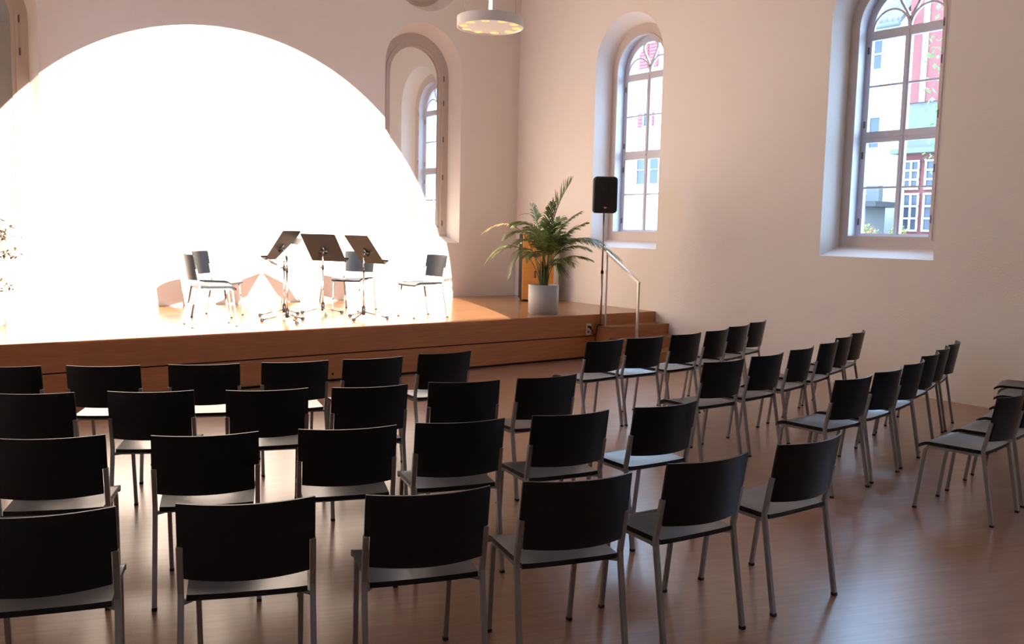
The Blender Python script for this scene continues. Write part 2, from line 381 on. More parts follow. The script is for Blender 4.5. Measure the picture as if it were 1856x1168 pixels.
# handrail
hr = thing('handrail', 'slim steel handrail sloping down beside the stage steps', 'handrail', (-1.09, -3.53, 0.459)); o3 = Vector((-1.09, -3.53, 0.459))
m = MB(); m.tube([(-1.09,-3.53,0.459),(-1.09,-3.53,1.475)], 0.012, 4, square=True); loc_fix(m, o3).build('post', BRUSH, hr)
m = MB(); m.tube([(-1.09,-4.16,0.153),(-1.09,-4.16,1.10)], 0.014, 4, square=True); loc_fix(m, o3).build('post', BRUSH, hr)
m = MB(); m.tube([(-1.09,-3.515,1.484),(-1.09,-4.175,1.091)], 0.016, 4, square=True, ref=(1,0,0)); loc_fix(m, o3).build('rail', BRUSH, hr)
# socket
so_ = thing('power_socket', 'white double power socket with a black plug in the stage front', 'socket', (-1.33, -D, 0.412))
m = MB(); m.box((-0.045,-0.012,-0.078),(0.045,-0.0005,0.078)); m.build('cover_plate', CREAM, so_, bevel=0.003)
m = MB(); m.tube([(0,-0.0125,0.035),(0,-0.05,0.03),(0.005,-0.055,0.0)], [0.02,0.018,0.008], 12); m.build('plug', RUBBER, so_)
m = MB(); m.tube([(0,-0.0125,-0.036),(0,-0.014,-0.036)], 0.02, 16); m.build('socket_hole', IRON, so_)
m = MB(); m.tube([(-1.325,-D-0.058,0.42),(-1.30,-D-0.062,0.39),(-1.27,-D-0.055,0.34),(-1.235,-D-0.05,0.33),(-1.21,-D-0.04,0.36),(-1.195,-D-0.035,0.42),(-1.185,-D-0.04,0.47),(-1.16,-D-0.045,0.475)], 0.006, 8)
tag(m.build('power_cable', RUBBER, loc=(0,0,0)), 'black cable looping from the socket to the speaker stand', 'cable')

# ------------------------------------------------------------------ loudspeaker on stand
ss = thing('speaker_stand', 'thin grey pole stand rising beside the handrail with a loudspeaker on it', 'stand', (-1.145, -3.50, 0.459))
m = MB(); m.lathe([(0.0,0),(0.028,0),(0.028,0.008),(0.014,0.02)], 20); m.build('foot_plate', BLACK, ss)
m = MB(); m.tube([(0,0,0.015),(0,0,0.75)], 0.0155, 12); m.build('lower_pole', BRUSH, ss)
m = MB(); m.tube([(0,0,0.74),(0,0,1.575)], 0.012, 12); m.build('upper_pole', BRUSH, ss)
m = MB(); m.tube([(0,0,0.725),(0,0,0.765)], 0.020, 12); m.build('clamp_collar', BLACK, ss)
sp = thing('loudspeaker', 'black loudspeaker with a small red badge raised on the thin pole', 'loudspeaker', (-1.145, -3.50, 2.014), R(-38))
def rrect(w_, h_, r_, n=6):
    P = []
    for cx, cz, a0 in ((w_-r_,h_-r_,0),(-w_+r_,h_-r_,90),(-w_+r_,-h_+r_,180),(w_-r_,-h_+r_,270)):
        for i in range(n+1): a = R(a0+90*i/n); P.append((cx+r_*math.cos(a), cz+r_*math.sin(a)))
    return P
m = MB(); secs = [(-0.150,0.152,0.236,0.045),(-0.135,0.163,0.246,0.05),(0.03,0.163,0.246,0.045),(0.125,0.11,0.235,0.035),(0.135,0.09,0.22,0.03)]
rings = [[(x, y, z+0.247) for x, z in rrect(a, b, r_)] for y, a, b, r_ in secs]
for A, B in zip(rings, rings[1:]): m.loft(A, B, closed=True, smooth=False)
m.poly(rings[0]); m.poly(rings[-1]); m.build('cabinet', PLASTIC, sp)
m = MB(); g0=[(x,-0.156,z+0.247) for x,z in rrect(0.140,0.222,0.028)]; g1=[(x,-0.150,z+0.247) for x,z in rrect(0.145,0.228,0.03)]
m.loft(g1, g0, closed=True); m.poly(g0); m.build('grille', GRILLE, sp)
m = MB(); m.lathe([(0,0),(0.045,0.0),(0.065,0.012)], 24); m.v=[(x,-0.160+z*0.3,y+0.36) for x,y,z in m.v]; m.build('horn_outline', PLASTIC, sp)
m = MB(); m.box((-0.020,-0.160,0.058),(0.020,-0.1562,0.086)); m.build('badge', RED, sp)
m = MB(); m.box((-0.013,-0.1612,0.065),(-0.007,-0.1602,0.079)); m.box((-0.003,-0.1612,0.065),(0.003,-0.1602,0.079)); m.box((0.007,-0.1612,0.065),(0.013,-0.1602,0.079)); m.build('badge_mark', PAPER, sp)

# ------------------------------------------------------------------ cabinet in the corner
cb = thing('wooden_case', 'tall orange wooden case with a black side standing in the stage corner', 'case', (-0.75, -1.17, HS), R(-29))
m = MB(); m.box((0,0.004,0.03),(0.52,0.36,1.09)); m.build('body', BLACK, cb, bevel=0.004)
m = MB(); m.box((0.004,-0.016,0.03),(0.52,0.003,1.085)); m.build('front_panel', ORANGEW, cb, bevel=0.003)
m = MB(); m.box((0.20,-0.024,0.38),(0.225,-0.017,0.50)); m.build('recessed_handle', IRON, cb)
m = MB(); m.box((0.02,0.02,0.0),(0.50,0.34,0.03)); m.build('plinth', BLACK, cb)
for z in (0.93, 0.99): 
    m = MB(); m.box((-0.004,0.08,z),(-0.0005,0.27,z+0.022)); m.build('label_strip', CREAM, cb)
m = MB(); m.tube([(0.51,-0.03,0.24),(0.55,-0.04,0.30)], 0.012, 8); m.build('side_catch', CHROME, cb)

# ------------------------------------------------------------------ chairs
AH,BH,TH,PH = 0.227,0.226,0.228,0.232
YBK,YT,ZT,FH,YF,YTOP,ZK,HP = 0.082,0.036,0.641,0.191,0.399,0.060,0.440,0.80
T_ = 0.0105
def make_chair(name, label, cat):
    root = thing(name, label, cat)
    for s in (-1, 1):
        pts = [(s*AH,-YBK,0.012),(s*(BH-0.002),-0.006,ZK-0.02),(s*(BH-0.002),-0.001,ZK+0.02),(s*(TH-0.004),-YT,ZT)]
        m = MB(); m.tube(pts, T_, square=True, ref=(0,1,0)); lg = m.build('leg', STEEL, root, bevel=0.002); lg['label'] = 'rear leg continuing up as the back upright'
        m = MB(); m.box((s*AH-0.0112,-YBK-0.0112-0.001,0),(s*AH+0.0112,-YBK+0.0112-0.001,0.014)); m.build('rubber_foot', RUBBER, lg)
        pts = [(s*FH,YF,0.012),(s*(FH+0.004),YF-0.045,ZK-0.042),(s*(FH+0.004),YF-0.062,ZK-0.022),(s*(FH+0.004),YF-0.10,ZK-0.018)]
        m = MB(); m.tube(pts, T_*0.95, square=True, ref=(0,1,0)); lg = m.build('leg', STEEL, root, bevel=0.002)
        m = MB(); m.box((s*FH-0.0108,YF-0.0108,0),(s*FH+0.0108,YF+0.0108,0.014)); m.build('rubber_foot', RUBBER, lg)
    # seat frame under the shell
    m = MB()
    for s in (-1, 1): m.tube([(s*(BH-0.006),-0.002,ZK-0.014),(s*0.195,0.03,ZK-0.018),(s*0.195,YF-0.09,ZK-0.018)], 0.008, square=True, ref=(0,0,1))
    m.tube([(-0.205,0.045,ZK-0.020),(0.205,0.045,ZK-0.020)], 0.008, square=True, ref=(0,0,1))
    m.tube([(-0.19,0.29,ZK-0.018),(0.19,0.29,ZK-0.018)], 0.008, square=True, ref=(0,0,1)); m.build('seat_frame', STEEL, root)
    # seat shell: dished plywood with rolled front edge
    NX, NY = 14, 16; ths = 0.021
    def srf(u, v):          # u -1..1, v 0..1
        hw = 0.205+0.012*v; x = u*hw; y = -0.012+v*0.415
        # corner rounding
        if v > 0.9: k = (v-0.9)/0.1; x *= 1-0.055*k*k
        z = ZK+0.012-0.012*(1-u*u)*math.sin(PI*min(1, v*1.05))+0.004*abs(u)**3
        if v > 0.80: k = (v-0.80)/0.20; z -= 0.030*k*k; y -= 0.006*k*k
        return x, y, z
    V = []; Fc = []
    for j in range(NY+1):
        for i in range(NX+1):
            V.append(srf(-1+2*i/NX, j/NY))
    n1 = len(V); V += [(x, y, z-ths) for x, y, z in V]
    W_ = NX+1
    for j in range(NY):
        for i in range(NX):
            a = j*W_+i; Fc.append((a, a+1, a+W_+1, a+W_)); Fc.append((n1+a, n1+a+W_, n1+a+W_+1, n1+a+1))
    m = MB(); m.add(V, Fc, True)
    rim = [i for i in range(NX+1)]+[j*W_+NX for j in range(1, NY+1)]+[NY*W_+i for i in range(NX-1,-1,-1)]+[j*W_ for j in range(NY-1,0,-1)]
    for k in range(len(rim)):
        a, b = rim[k], rim[(k+1) % len(rim)]; m.poly([V[a], V[b], V[b+n1], V[a+n1]])
    so = m.build('seat', SEATP, root, weld=False); so.data.materials.append(DARKP)      # dark stained plywood edge
    for p_ in so.data.polygons:
        if len([i for i in p_.vertices if i < n1]) in (0, 2): p_.material_index = 1
    # backrest panel: curved plywood, notched to sit between the uprights below
    NX, NZ = 20, 12; z0 = 0.522
    zs = [z0+(ZT-z0)*k/5 for k in range(6)]+[ZT+0.0015]+[ZT+(HP-ZT)*k/6 for k in range(1, 7)]
    def bsf(u, z, back):
        wide = z > ZT+0.001
        hw = (PH-0.001) if wide else (TH-0.0165)
        if z > HP-0.012: hw -= 0.001
        x = u*hw; f = (z-ZK)/(HP-ZK)
        ye = -0.004-0.058*f
        y = ye-0.058*(1-(x/PH)**2)+(0.0055 if not back else -0.0055)
        return x, y, z-(0.004*(1-u*u) if z < z0+0.001 else 0)
    V = []; 
    for back in (0, 1):
        for z in zs:
            for i in range(NX+1): V.append(bsf(-1+2*i/NX, z, back))
    W_ = NX+1; n1 = W_*len(zs); Fc = []
    for j in range(len(zs)-1):
        for i in range(NX):
            a = j*W_+i; Fc.append((a, a+W_, a+W_+1, a+1)); Fc.append((n1+a, n1+a+1, n1+a+W_+1, n1+a+W_))
    m = MB(); m.add(V, Fc, True); J = len(zs)-1
    rim = [i for i in range(NX+1)]+[j*W_+NX for j in range(1, J+1)]+[J*W_+i for i in range(NX-1,-1,-1)]+[j*W_ for j in range(J-1,0,-1)]
    for k in range(len(rim)):
        a, b = rim[k], rim[(k+1) % len(rim)]; m.poly([V[b], V[a], V[a+n1], V[b+n1]])
    m.build('backrest', DARKP, root, weld=False)
    return root
POS = {'R4a':(-9.091,-9.418,-0.332), 'R4b':(-8.485,-9.654,-0.382), 'R4c':(-7.904,-9.894,-0.316), 'R4d':(-7.330,-10.052,-0.287), 'R4e':(-6.671,-10.122,-0.101), 'R4f':(-5.995,-10.148,-0.039),
'R4g':(-3.816,-10.076,0.113), 'R4h':(-3.225,-9.985,0.16), 'R4i':(-2.625,-9.865,0.21), 'R4j':(-2.05,-9.685,0.25), 'R4k':(-1.515,-9.465,0.29), 'R4l':(-0.975,-9.215,0.31),
'R3a':(-8.868,-8.305,-0.397), 'R3b':(-8.282,-8.598,-0.361), 'R3c':(-7.681,-8.809,-0.346), 'R3d':(-7.147,-8.959,-0.286), 'R3e':(-6.551,-9.096,-0.188), 'R3f':(-5.941,-9.187,-0.072),
'R2a':(-8.757,-7.143,-0.500), 'R2b':(-8.192,-7.405,-0.458), 'R2c':(-7.625,-7.673,-0.342), 'R2d':(-7.069,-7.865,-0.252), 'R2e':(-6.479,-8.004,-0.320), 'R2f':(-5.911,-8.108,-0.103),
'R1a':(-8.743,-6.047,-0.500), 'R1b':(-8.200,-6.323,-0.484), 'R1c':(-7.623,-6.562,-0.394), 'R1d':(-7.056,-6.735,-0.238), 'R1e':(-6.506,-6.833,-0.117), 'R1f':(-5.892,-6.834,-0.051),
'R1g':(-4.220,-6.829,0.050), 'R1h':(-3.712,-6.826,-0.011), 'R1i':(-3.135,-6.798,0.089), 'R1j':(-2.586,-6.705,0.225), 'R1k':(-2.019,-6.521,0.232), 'R1l':(-1.446,-6.320,0.297),
'R2g':(-4.262,-8.197,-0.003), 'R2h':(-3.673,-8.145,0.099), 'R2i':(-3.048,-8.024,0.204), 'R2j':(-2.427,-7.869,0.269), 'R2k':(-1.877,-7.665,0.279), 'R2l':(-1.353,-7.486,0.332),
'R3g':(-4.104,-9.183,0.036), 'R3h':(-3.546,-9.107,0.139), 'R3i':(-2.990,-8.987,0.229), 'R3j':(-2.383,-8.790,0.246), 'R3k':(-1.882,-8.629,0.319), 'R3l':(-1.380,-8.473,0.343)}
ROWT = {'1':'front row nearest the stage', '2':'second row from the stage', '3':'third row from the stage', '4':'rearmost row'}
LT = ['leftmost, cut by the picture edge,','second chair from the left','third chair from the left','fourth chair from the left','fifth chair from the left','sixth, beside the centre aisle,']
RT = ['first chair right of the aisle','second chair right of the aisle','third chair right of the aisle','fourth chair right of the aisle','fifth chair right of the aisle','last before the right wall']
proto = make_chair('stacking_chair', 'x', 'chair'); used = False
for k in sorted(POS):
    c = copy_tree(proto) if used else proto; used = True
    x, y, a = POS[k]; c.location = (x, y, 0); c.rotation_euler = (0, 0, a); i = 'abcdefghijkl'.index(k[2])
    tag(c, 'dark stacking chair, %s in the %s' % (LT[i] if i < 6 else RT[i-6], ROWT[k[1]]), 'chair', 'dark stacking chairs for the audience')
for (x, y, a, lb) in ((-6.443,-2.637,-1.687,'grey stacking chair on stage, far left, seen side-on with its dark back to the viewer'),
                      (-5.975,-1.529,-2.271,'grey stacking chair on stage just behind the far left one, turned towards the viewer'),
                      (-3.828,-1.443,2.212,'grey stacking chair on stage half hidden behind the rightmost music stand'),
                      (-3.417,-2.728,1.593,'grey stacking chair standing alone at the right of the stage group')):
    c = copy_tree(proto); c.location = (x, y, HS); c.rotation_euler = (0, 0, a); tag(c, lb, 'chair', 'grey chairs for the players on stage')

# ------------------------------------------------------------------ music stands
Lv = Vector((0.798, -0.603, 0)); Tv = Vector((-0.603, -0.798, 0)); Zv = Vector((0, 0, 1))
def music_stand(label, base, feet, psi_lean, tau, hb, wd=0.54, h=0.43):
    """psi_lean: horizontal direction towards which the desk top leans"""
    r = thing('music_stand', label, 'music stand', (base[0], base[1], HS), 0, 'black orchestra music stands on stage')
    for fx, fy in feet:
        v = Vector((fx-base[0], fy-base[1], 0)); v = v.normalized()*min(max(v.length, 0.30), 0.38)
        m = MB(); m.tube([Vector((0,0,0.09))+v*0.05, v*0.55+Vector((0,0,0.055)), v*0.97+Vector((0,0,0.022))], 0.009, 8); lg = m.build('leg', CHROME, r)
        m = MB(); m.tube([v*0.93+Vector((0,0,0.020)), v*1.03+Vector((0,0,0.020))], 0.0195, 12); m.build('rubber_foot', RUBBER, lg)
    m = MB(); m.tube([(0,0,0.055),(0,0,0.16)], 0.021, 12); m.build('hub', BLACK, r)
    m = MB(); m.tube([(0,0,0.06),(0,0,0.62)], 0.0115, 12); m.build('lower_tube', CHROME, r)
    m = MB(); m.tube([(0,0,0.60),(0,0,hb-0.02)], 0.009, 12); m.build('upper_tube', CHROME, r)
    m = MB(); m.tube([(0,0,0.59),(0,0,0.635)], 0.017, 12); m.tube([(0,0,0.612),tuple(-Lv*0.045+Vector((0,0,0.612)))], 0.007, 8); m.build('clamp_knob', BLACK, r)
    n_h = psi_lean.normalized(); bx = n_h.cross(Zv).normalized(); up = (n_h*math.sin(tau)+Zv*math.cos(tau)).normalized(); nn = bx.cross(up).normalized()   # nn points to lean side (back)
    if nn.dot(n_h) < 0: nn = -nn
    cen = Vector((0,0,hb))
    cen_d = cen-nn*0.045
    def W3(a, b, c_): return tuple(cen_d+bx*a+up*b+nn*c_)
    m = MB(); b0, b1 = -0.39*h, 0.61*h
    def slab(mm, pts, c0, c1):
        A = [W3(a, b, c0) for a, b in pts]; B = [W3(a, b, c1) for a, b in pts]; mm.poly(A); mm.poly(B); mm.loft(A, B, closed=True)
    outl = [(a, b+(b0+b1)/2) for a, b in rrect(wd/2, h/2, 0.018, 4)]
    slab(m, outl, -0.001, 0.002); m.build('desk', BLACK, r)
    m = MB(); slab(m, [(-wd/2,b0),(wd/2,b0),(wd/2,b0+0.003),(-wd/2,b0+0.003)], -0.062, 0.0); slab(m, [(-wd/2,b0),(wd/2,b0),(wd/2,b0+0.016),(-wd/2,b0+0.016)], -0.065, -0.062); m.build('ledge', BLACK, r)
    m = MB(); m.tube([tuple(cen+Vector((0,0,-0.03))), tuple(cen-nn*0.010), W3(0,0.0,0.003)], 0.014, 10); m.tube([W3(-0.055,0.0,0.016), W3(0.055,0.0,0.016)], 0.012, 10); m.tube([W3(0,-0.05,0.010), W3(0,0.06,0.010)], 0.013, 8); m.build('tilt_bracket', BLACK, r)
    return r, W3, b0, b1
def dirn(lat, tow): return Lv*lat+Tv*tow
S2D = lambda a: Vector((a[0], a[1]))
r1s, W1, _, _ = music_stand('music stand behind the left pair, its desk turned edge-on to the viewer', (-5.169,-2.053), [(-5.415,-1.918),(-4.907,-1.869),(-5.15,-2.38)], dirn(0.985,0.17), R(34), 0.83)
r2s, W2, b0, b1 = music_stand('front left music stand with white sheet music on its tilted desk', (-5.395,-2.679), [(-5.628,-2.513),(-5.153,-2.547),(-5.40,-2.967)], dirn(0.93,-0.37), R(44), 0.77)
music_stand('middle music stand, broad black desk seen from behind', (-4.625,-2.005), [(-4.811,-1.77),(-4.362,-1.963),(-4.71,-2.269)], dirn(-0.42,0.906), R(36), 0.80)
music_stand('rightmost music stand, dark desk slanting down to the right', (-4.417,-2.726), [(-4.448,-2.411),(-4.635,-2.904),(-4.168,-2.863)], dirn(-0.75,0.66), R(37), 0.80)
m = MB()
for sg in (-1, 1):
    P = [W2(sg*0.005, b0+0.02, -0.006), W2(sg*0.225, b0+0.02, -0.003), W2(sg*0.225, b0+0.33, -0.003), W2(sg*0.005, b0+0.33, -0.006)]
    Q = [tuple(Vector(p)+(Vector(W2(0,0,-1))-Vector(W2(0,0,0)))*0.0015) for p in P]; m.poly(P); m.poly(Q); m.loft(P, Q, closed=True)
m.v = [tuple(Vector(v)) for v in m.v]
tag(m.build('sheet_music', PAPER, loc=(-5.395,-2.679,HS)), 'open white sheet music lying on the front left music stand', 'sheet music')

# ------------------------------------------------------------------ plants
random.seed(4)
LEAF = bpy.data.materials.new('palm_leaf'); LEAF.use_nodes = True
def leafmat(M, ca, cb, sc_=6):
    n = M.node_tree.nodes; L = M.node_tree.links; b = n['Principled BSDF']; b.inputs['Roughness'].default_value = 0.38; b.inputs['Specular IOR Level'].default_value = 0.6
    tc = n.new('ShaderNodeTexCoord'); t = n.new('ShaderNodeTexNoise'); t.inputs['Scale'].default_value = sc_; L.new(tc.outputs['Object'], t.inputs['Vector'])
    mx = n.new('ShaderNodeMix'); mx.data_type = 'RGBA'; mx.inputs[6].default_value = (*ca, 1); mx.inputs[7].default_value = (*cb, 1)
    L.new(t.outputs[0], mx.inputs[0]); L.new(mx.outputs[2], b.inputs['Base Color'])
    tr = n.new('ShaderNodeBsdfTranslucent'); L.new(mx.outputs[2], tr.inputs[0]); ms = n.new('ShaderNodeMixShader'); ms.inputs[0].default_value = 0.3
    out = [x for x in n if x.type == 'OUTPUT_MATERIAL'][0]; L.new(b.outputs[0], ms.inputs[1]); L.new(tr.outputs[0], ms.inputs[2]); L.new(ms.outputs[0], out.inputs[0])
leafmat(LEAF, (0.09, 0.17, 0.05), (0.34, 0.40, 0.17))
DRY = bpy.data.materials.new('dry_leaf'); DRY.use_nodes = True; leafmat(DRY, (0.45, 0.22, 0.10), (0.32, 0.30, 0.12), 9)
STEMM = mat('palm_stem', (0.12, 0.13, 0.05), 0.5, noise=0.3, nscale=12)
PC = Vector((-1.80, -3.03, HS))
pp = thing('potted_palm', 'potted palm with arching fronds in a round grey pot on the stage', 'potted plant', PC)
m = MB(); m.lathe([(0.0,0.0),(0.196,0.0),(0.198,0.012),(0.208,0.015),(0.211,0.40),(0.200,0.402),(0.198,0.36),(0.0,0.36)], 48); m.build('pot', POTM, pp)
m = MB(); m.lathe([(0.196,0.362),(0.15,0.372),(0.0,0.376)], 32); m.build('soil', SOIL, pp)
u = Vector((0.798,-0.603,0)); v = Vector((0.603,0.798,0))
def bez(P, t):
    P = [Vector(p) for p in P]
    while len(P) > 1: P = [P[i].lerp(P[i+1], t) for i in range(len(P)-1)]
    return P[0]
def frond(parent, P, n=26, L0=0.26, start=0.35, material=LEAF, dens=1.0, wd=0.006, droop=0.42, rs=0.006):
    """P control points; leaflets in pairs along the outer part"""
    n = int(n*1.6); L0 *= 1.15; N = 24; pts = [bez(P, i/N) for i in range(N+1)]
    m = MB(); m.tube(pts, [rs*(1-0.8*i/N)+0.0012 for i in range(N+1)], 5)
    for k in range(n):
        t = start+(1-start)*k/(n-1); p = bez(P, t); tan = (bez(P, min(1, t+0.02))-bez(P, max(0, t-0.02))).normalized()
        side = tan.cross(Zv)
        if side.length < 0.15: side = Vector((random.uniform(-1,1), random.uniform(-1,1), 0))
        side.normalize(); nrm = side.cross(tan).normalized()
        q = (t-start)/(1-start); L1 = L0*(math.sin(PI*(0.18+0.72*q))**0.7)*random.uniform(0.85, 1.1)
        for sg in (-1, 1):
            if random.random() > dens: continue
            d = (side*sg*0.85+tan*(0.55+0.6*q)+nrm*0.25+Vector((random.uniform(-.12,.12),random.uniform(-.12,.12),random.uniform(-.12,.12)))).normalized()
            w_ = tan.cross(d).cross(d).normalized(); a = d.cross(Zv)
            wv = tan.lerp(-d, 0.2).normalized()*wd
            prev = None
            for s_ in range(5):
                f = s_/4; c_ = p+d*L1*f+Vector((0,0,-droop*L1*f*f)); ww = wv*(0.35+1.1*math.sin(PI*min(0.98, 0.12+f*0.86))) if s_ < 4 else wv*0.05
                cur = (c_-ww, c_+ww)
                if prev: m.add([prev[0], prev[1], cur[1], cur[0]], [(0,1,2,3)], True)
                prev = cur
    return m.build('frond', material, parent, weld=False)
def C3(a, z, dep=0.0): return u*a+v*dep+Vector((0,0,0.37+z))
fr = [ # (tip lateral, tip height, depth), mid control, options
 ((.33,1.44,-.05),(.02,.95,0),dict(n=26,L0=.27,start=.52,droop=.05,wd=.0065)),
 ((1.05,.42,.24),(.35,.98,.12),dict(n=30,L0=.26,start=.5,droop=.5)),
 ((.84,.62,.34),(.30,.85,.2),dict(n=26,L0=.22,start=.52)),
 ((-.84,.74,-.15),(-.35,1.12,-.1),dict(n=20,L0=.13,start=.62,material=DRY,dens=.7)),
 ((-.80,.34,.05),(-.45,.85,0),dict(n=22,L0=.15,start=.55,dens=.55)),
 ((-.36,.98,.1),(-.02,1.15,.1),dict(n=8,L0=.05,start=.7,dens=.2)),
 ((-.40,.86,-.22),(-.05,.95,-.1),dict(n=28,L0=.26,start=.5,wd=.0065)),
 ((-.50,.70,.12),(-.12,.92,.05),dict(n=26,L0=.25,start=.5,wd=.0065)),
 ((-.46,.18,-.1),(-.30,.85,-.1),dict(n=26,L0=.22,start=.52)),
 ((.45,1.02,.05),(.06,.75,.05),dict(n=26,L0=.24,start=.52)),
 ((.52,.88,-.12),(.14,.70,-.05),dict(n=26,L0=.25,start=.52,wd=.0065)),
 ((.56,.55,-.2),(.22,.66,-.1),dict(n=26,L0=.22,start=.52)),
 ((.62,.40,.1),(.26,.52,.1),dict(n=24,L0=.20,start=.52)),
 ((.10,1.15,-.1),(-.02,.8,0),dict(n=26,L0=.22,start=.5,dens=.85,wd=.0065)),
 ((-.18,1.12,.1),(-.06,.8,.05),dict(n=24,L0=.22,start=.5,dens=.8,wd=.0065)),
 ((.22,.95,.35),(.05,.7,.2),dict(n=24,L0=.24,start=.52)),
 ((-.2,.80,-.42),(-.05,.72,-.25),dict(n=26,L0=.24,start=.5,wd=.0065)),
 ((.20,.72,-.45),(.08,.70,-.25),dict(n=26,L0=.24,start=.5,wd=.0065)),
 ((.05,.60,-.5),(.0,.66,-.2),dict(n=26,L0=.22,start=.5)),
 ((.38,.34,-.3),(.16,.52,-.15),dict(n=22,L0=.20,start=.52)),
 ((-.26,.42,-.35),(-.12,.62,-.18),dict(n=22,L0=.20,start=.52)),
 ((.14,.86,-.15),(.0,.72,-.1),dict(n=26,L0=.24,start=.5)),
 ((-.34,.62,-.1),(-.08,.72,0),dict(n=26,L0=.24,start=.5)),
 ((.34,.66,-.25),(.1,.66,-.1),dict(n=26,L0=.24,start=.5)),
 ((.24,.22,-.2),(.14,.48,-.1),dict(n=20,L0=.18,start=.5)),
 ((-.70,.42,.25),(-.30,.75,.15),dict(n=18,L0=.14,start=.5,dens=.6)),
]
for i, (tip, mid, kw) in enumerate(fr):
    a = 2*PI*i/len(fr)*3.1; b = Vector((0.05*math.cos(a), 0.05*math.sin(a), 0.372))
    frond(pp, [b, b+Vector((0,0,mid[1]*0.45))+u*mid[0]*0.15, C3(*[mid[0], mid[1], mid[2]]), C3(*tip)], **kw)
m = MB()
for i in range(9):
    a = 2*PI*i/9; m.tube([(0.045*math.cos(a),0.045*math.sin(a),0.365),(0.055*math.cos(a),0.055*math.sin(a),0.50),(0.06*math.cos(a),0.06*math.sin(a),0.66+0.03*(i%3))],[0.016,0.013,0.007],8)
m.build('stem', STEMM, pp)
# shrub cut by the left edge
SHL = bpy.data.materials.new('shrub_leaf'); SHL.use_nodes = True; leafmat(SHL, (0.05, 0.065, 0.02), (0.14, 0.05, 0.04), 14)
shc = Vector((-8.33, -1.62, HS))
sh = thing('potted_shrub', 'leafy shrub with green and reddish leaves at the left edge of the stage', 'potted plant', shc)
m = MB(); m.lathe([(0,0),(0.16,0),(0.20,0.32),(0.185,0.32),(0.18,0.28),(0,0.28)], 40); m.build('pot', POTM, sh)
m = MB(); m.lathe([(0.184,0.282),(0,0.29)], 24); m.build('soil', SOIL, sh)
mb_ = MB(); ml = MB(); random.seed(11)
for i in range(60):
    a = random.uniform(0, 2*PI); z = random.uniform(0.25, 1.1); rr = random.uniform(0.16, 0.36)*(1.0 if z < 1.0 else 0.7)
    p0 = Vector((0,0,0.28+z*0.35)); p1 = Vector((rr*0.5*math.cos(a), rr*0.5*math.sin(a), 0.15+z)); p2 = Vector((rr*math.cos(a), rr*math.sin(a), z+random.uniform(-.10,.08)))
    mb_.tube([p0, p1, p2], [0.007,0.004,0.002], 5)
    for k in range(11):
        t = random.uniform(0.35, 1); p = bez([p0,p1,p2], t); d = Vector((random.uniform(-1,1),random.uniform(-1,1),random.uniform(-.8,.6))).normalized(); s_ = d.cross(Zv).normalized()
        L1 = random.uniform(.035,.07); ml.add([p, p+d*L1*.5+s_*L1*.28+Vector((0,0,.004)), p+d*L1, p+d*L1*.5-s_*L1*.28+Vector((0,0,.004))], [(0,1,2,3)])
mb_.tube([(0,0,0.28),(0.01,0.01,0.7),(0,0,1.15)], [0.012,0.009,0.005], 8)
mb_.build('branches', STEMM, sh); ml.build('foliage', SHL, sh, weld=False)

# ------------------------------------------------------------------ ring chandelier
CH = Vector((-2.745, -2.965, 4.43))
cr_ = thing('ring_chandelier', 'white ring chandelier with small glowing lamps hanging from the ceiling', 'chandelier', CH)
GLOW = mat('lamp_glow', (0.9, 0.6, 0.3), 0.5, emit=((1.0, 0.42, 0.13), 0.9))
GLOWW = mat('lamp_tube_glow', (1, 1, 1), 0.5, emit=((1.0, 0.96, 0.90), 6.0))
BRASS = mat('brass_fitting', (0.75, 0.50, 0.25), 0.3, metal=0.9)
Rr = 0.43
m = MB(); m.lathe([(0.0,-0.070),(0.405,-0.070),(0.415,-0.085),(Rr,-0.085),(Rr,0.040),(Rr-0.015,0.045),(0.27,0.045)], 64, smooth=False); m.build('ring', WHITEP, cr_)
m = MB(); m.lathe([(0.0,0.041),(0.272,0.041),(0.272,0.045),(0.0,0.045)], 48, smooth=False); m.build('top_plate', WHITEP, cr_)
for k in range(10):
    a = 2*PI*k/10+0.15; cx, cy = 0.345*math.cos(a), 0.345*math.sin(a)
    m = MB(); m.lathe([(0.0,-0.0755),(0.054,-0.0755),(0.054,-0.0702)], 20, c=(cx,cy,-0.001), smooth=False); m.build('lamp', GLOW, cr_)
for a in (2.55, -0.53, 0.9):
    cx, cy = 0.33*math.cos(a), 0.33*math.sin(a)
    m = MB(); m.tube([(cx,cy,0.044),(cx,cy,0.13)], 0.011, 10); m.build('cable_fitting', BRASS, cr_)
    m = MB(); m.tube([(cx,cy,0.13),(cx*0.6,cy*0.6,ZC-CH.z)], 0.003, 6); m.build('suspension_wire', BRUSH, cr_)
m = MB(); m.tube([(0.0,0.0,0.045),(0,0,1.15)], 0.021, 16); m.build('lamp_tube', GLOWW, cr_)
m = MB(); m.tube([(0.0,0.0,1.15),(0,0,ZC-CH.z)], 0.010, 12); m.build('ceiling_rod', BRUSH, cr_)
# ------------------------------------------------------------------ spotlight fixture
sl = thing('theatre_spotlight', 'black theatre spotlight hanging from the ceiling at the rear of the hall', 'spotlight', LAMP)
ax = (AIM-LAMP).normalized()
m = MB(); m.tube([ax*-0.42, ax*-0.10, ax*-0.02], [0.09, 0.11, 0.075], 24); m.build('housing', BLACK, sl)
m = MB(); m.tube([ax*-0.22+Vector((0.12,0,0)), ax*-0.22+Vector((0.14,0,0.35)), ax*-0.22+Vector((-0.14,0,0.35)), ax*-0.22+Vector((-0.12,0,0))], 0.012, 8); m.build('yoke', BLACK, sl)
m = MB(); m.tube([ax*-0.22+Vector((0,0,0.35)), ax*-0.22+Vector((0,0,ZC-LAMP.z))], 0.02, 10); m.build('hanging_pole', BLACK, sl)
